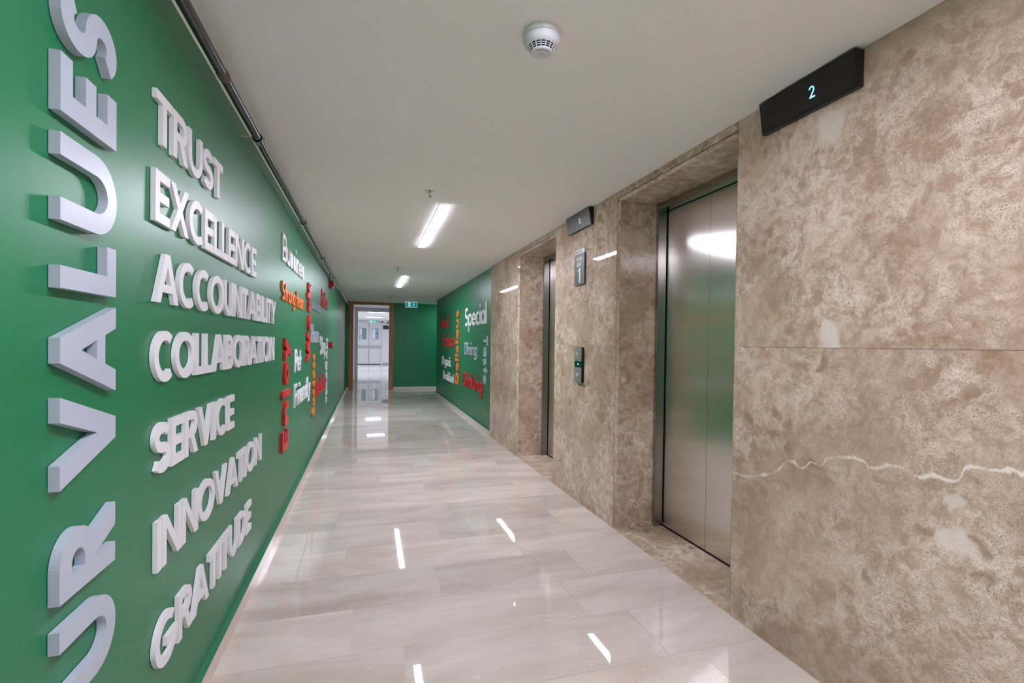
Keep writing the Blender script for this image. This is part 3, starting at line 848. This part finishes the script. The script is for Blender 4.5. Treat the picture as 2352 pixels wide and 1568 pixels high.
ol = empty('socket_plate', (GX(8.48), 8.48, .37), 'small green painted socket plate under the word Drinking', 'socket')
MB().box(-.009, 0, -.045, .045, 0, .09).out('plate', 'plate_green', ol)
MB().box(-.0105, -.009, -.028, .028, .016, .074).out('insert', 'green_paint', ol)

# ------------------------------------------------------------------ doorway at the end and what lies behind
d3o = tag(MB().box(-.490, -.380, 13.115, 13.32, 0, 2.216).out('door_3', 'casing_wood'), 'brown wood casing of the open doorway in the end wall', 'doorway', kind='structure')
MB().box(.520, .630, 13.115, 13.32, 0, 2.216).out('jamb', 'casing_wood', d3o)
MB().box(-.490, .630, 13.115, 13.32, 2.2165, H).out('head', 'casing_wood', d3o)
# passage between the doorway and the hall
ZP, ZF = 2.36, 2.42
hf = tag(MB().box(-4.0, 4.5, 13.3, 28.3, -.12, -.006).out('floor_hall', 'grout'), 'pale polished tile floor of the bright hall behind the doorway', 'floor', kind='structure')
yy = 13.3
while yy < 28:
    y1 = min(yy + .6, 28.0)
    x = -4.0 + (.6 if int(yy * 10) % 2 else 0)
    cut = [-4.0, -2.7, -1.5, -.35, .25 + .35 * (int(yy / .6) % 2), 1.45, 2.6, 4.5]
    mat = 'floor_tile' if y1 <= 16.35 else 'hall_floor'
    for a, b in zip(cut[:-1], cut[1:]):
        if yy < 16.3 and (b < -.5 or a > 2.6): continue
        MB().box(a + .001, b - .001, yy + .001, y1 - .001, -.006, 0).out('floor_tile', mat, hf)
    yy += .6
tag(MB().box(-4.1, 4.6, 13.32, 16.55, ZP, ZP + .1).out('ceiling_passage', 'white_paint'), 'white ceiling just behind the doorway', 'ceiling', kind='structure')
tag(MB().box(-4.1, 4.6, 16.55, 28.2, ZF, ZF + .1).out('ceiling_hall', 'white_paint'), 'white ceiling of the far hall with lamps', 'ceiling', kind='structure')
pw = tag(MB().box(-.55, -.43, 13.3, 16.4, 0, ZP).out('wall_passage', 'white_paint'), 'white side wall just behind the doorway', 'wall', kind='structure')
MB().box(-.43, -.42, 13.32, 16.398, 0, .08).out('skirting_piece', 'casing_wood', pw)
tag(MB().box(2.6, 2.7, 13.3, 16.4, 0, ZP).out('wall_passage_right', 'white_paint'), 'white right side wall behind the doorway', 'wall', kind='structure')
tag(MB().box(-4.0, -.335, 16.4, 16.55, 0, ZF).box(-.335, 4.5, 16.4, 16.55, 2.235, ZF).out('wall_portal', 'white_paint'), 'grey white portal wall and header before the far hall', 'wall', kind='structure')
wf = MB().box(-4.0, -.62, 28.0, 28.15, 0, ZF).box(.70, 4.5, 28.0, 28.15, 0, ZF).box(-.62, .70, 28.0, 28.15, 2.36, ZF)
wf = tag(wf.out('wall_far', 'white_paint'), 'white far wall of the hall around the double doors', 'wall', kind='structure')
MB().box(.76, 4.5, 27.98, 28.0, 0, .09).out('skirting_piece', 'grey_metal', wf)
tag(MB().box(-4.1, -4.0, 16.4, 28.1, 0, ZF).out('wall_hall_left', 'white_paint'), 'white left wall of the far hall', 'wall', kind='structure')
tag(MB().box(4.5, 4.6, 16.4, 28.1, 0, ZF).out('wall_hall_right', 'white_paint'), 'white right wall of the far hall', 'wall', kind='structure')
# double doors
dd = tag(MB().box(-.68, -.60, 27.96, 28.1, 0, 2.42).box(.68, .76, 27.96, 28.1, 0, 2.40).box(-.68, .76, 27.96, 28.1, 2.335, 2.40).out('door_4', 'door_white'), 'white double doors at the end of the far hall', 'double door', kind='structure')
for x0, x1 in ((-.595, .0), (.03, .675)):
    lf = MB().box(x0, x1, 28.02, 28.07, .03, 2.33).out('door_leaf', 'door_white', dd)
    MB().box(x0 + .02, x1 - .04, 27.97, 28.02, .90, 1.05).out('push_bar', 'grey_metal', lf)
    MB().box(x0, x1, 28.012, 28.02, .0, .03).out('bottom_seal', 'dark_line', lf)
    xc = (x0 + x1) / 2; 
    MB().box(xc - .19, xc + .19, 28.010, 28.02, 1.38, 2.03).out('window_frame', 'grey_metal', lf)
    MB().box(xc - .165, xc + .165, 28.004, 28.010, 1.41, 2.00).out('window_pane', 'notice_teal' if x0 < 0 else 'notice_blue', lf)
    for (p0, p1, q0, q1, mt) in (((-.165, -.06, 1.62, 1.99, 'paper_white'), (-.14, -.06, 1.42, 1.57, 'paper_white')) if x0 < 0 else ((.02, .16, 1.66, 1.79, 'notice_teal'), (.03, .10, 1.43, 1.52, 'notice_teal'), (-.15, .0, 1.42, 1.97, 'paper_white'))):
        MB().box(xc + p0, xc + p1, 28.0, 28.004, q0, q1).out('notice_sheet', mt, lf)
MB().box(.0, .03, 27.99, 28.03, .02, 2.33).out('meeting_post', 'grey_metal', dd)
def hall_lamp(x0, x1, y0, y1, label):
    r = empty('hall_lamp', ((x0 + x1) / 2, (y0 + y1) / 2, ZF), label, 'lamp', 'linear lamps of the far hall')
    a = (x1 - x0) / 2; b = (y1 - y0) / 2
    MB().box(-a - .01, a + .01, -b - .01, b + .01, -.008, 0).out('lamp_frame', 'grey_metal', r)
    MB().box(-a, a, -b, b, -.012, -.008).out('diffuser', 'hall_lamp_diffuser', r)
hall_lamp(-.02, .64, 19.62, 19.85, 'linear lamp of the far hall, nearer to the doorway')
hall_lamp(-.10, .60, 23.7, 24.05, 'linear lamp of the far hall, nearer to the double doors')
for lx, sd in ((-2.4, 'left'), (2.6, 'right')):  # side lamps out of sight, added to brighten the hall
    for ly, nf in ((19.05, 'near the portal'), (23.7, 'near the double doors')):
        hall_lamp(lx, lx + 1.2, ly, ly + .3, 'added unseen linear lamp in the %s side of the far hall %s' % (sd, nf))
# exit signs
def exit_sign(x0, x1, y, z0, z1, label, g, wmat, arrow):
    r = empty('exit_sign', ((x0 + x1) / 2, y, z0), label, 'exit sign', 'lit green exit signs')
    a = (x1 - x0) / 2; hh = z1 - z0
    MB().box(-a, a, 0, .03, 0, hh).out('housing', wmat, r)
    bw = hh * .06
    MB().box(-a + bw, a - bw, -.002, 0, bw, hh - bw).out('face', g, r)
    pf = lambda p, q, t: (p, -t, q)
    k = hh
    m_ = MB()
    # white doorway with a running figure left green
    x = -a * .52
    m_.prism([(x, .18 * k), (x + .40 * k, .18 * k), (x + .40 * k, .86 * k), (x, .86 * k)], pf, .002, .003)
    m_.out('pictogram', wmat, r)
    f = MB()
    f.prism([(x + .20 * k + .055 * k * math.cos(i * .7854), .74 * k + .055 * k * math.sin(i * .7854)) for i in range(8)], pf, .003, .004)
    for p0, p1, wd in (((.22, .66), (.17, .44), .10), ((.22, .64), (.34, .54), .05), ((.20, .64), (.07, .56), .05), ((.17, .44), (.29, .36), .07), ((.29, .36), (.27, .19), .06), ((.17, .46), (.10, .32), .07), ((.10, .32), (-.04, .30), .06)):
        for q in stroke([(x + p0[0] * k, p0[1] * k), (x + p1[0] * k, p1[1] * k)], wd * k): f.prism(q, pf, .003, .004)
    f.out('running_figure', g, r)
    ar = MB(); xa = a * .42
    if arrow == 'up':
        ar.prism([(xa - .04 * k, .22 * k), (xa + .04 * k, .22 * k), (xa + .04 * k, .60 * k), (xa - .04 * k, .60 * k)], pf, .002, .003)
        ar.prism([(xa - .19 * k, .50 * k), (xa, .80 * k), (xa, .68 * k), (xa - .17 * k, .42 * k)][::-1], pf, .002, .003)
        ar.prism([(xa + .19 * k, .50 * k), (xa, .80 * k), (xa, .68 * k), (xa + .17 * k, .42 * k)], pf, .002, .003)
    else:
        ar.prism([(xa - .45 * k, .44 * k), (xa + .25 * k, .44 * k), (xa + .25 * k, .58 * k), (xa - .45 * k, .58 * k)], pf, .002, .003)
        ar.prism([(xa + .20 * k, .30 * k), (xa + .46 * k, .51 * k), (xa + .20 * k, .72 * k)], pf, .002, .003)
    ar.out('arrow', wmat, r)
    ztop = H if y < 13 else ZF
    if ztop - z1 > .002: MB().box(-.06, .06, .008, .022, hh, ztop - z0).out('bracket', 'grey_metal', r)
exit_sign(.892, 1.192, 12.6, 2.150, 2.284, 'lit green exit sign with running figure and upward arrow', 'exit_green', 'exit_white', 'up')
exit_sign(-.0, .36, 26.5, 2.25, 2.40, 'small pale green exit sign with arrow in the far hall', 'exit_green_dim', 'exit_white_dim', 'right')
# black notice plate on the far wall, camera on a bracket
np_ = empty('notice_plate', (.90, 28.0, 1.97), 'small black notice plate right of the far double doors', 'sign')
MB().box(-.13, .19, -.02, 0, 0, .21).out('plate', 'black_plastic', np_)
MB().box(-.11, .02, -.022, -.02, .03, .18).box(.05, .17, -.022, -.02, .03, .18).out('pictogram', 'charcoal_plate', np_)
cc = empty('security_camera', (1.0, 27.0, ZF), 'tiny dark security camera hanging from the far hall ceiling', 'camera')
MB().tube((0, 0, 0), (0, 0, -.09), .012, 8).out('bracket', 'charcoal_plate', cc)
MB().tube((.10, 0, -.07), (-.09, 0, -.17), .032, 10).out('housing', 'charcoal_plate', cc)
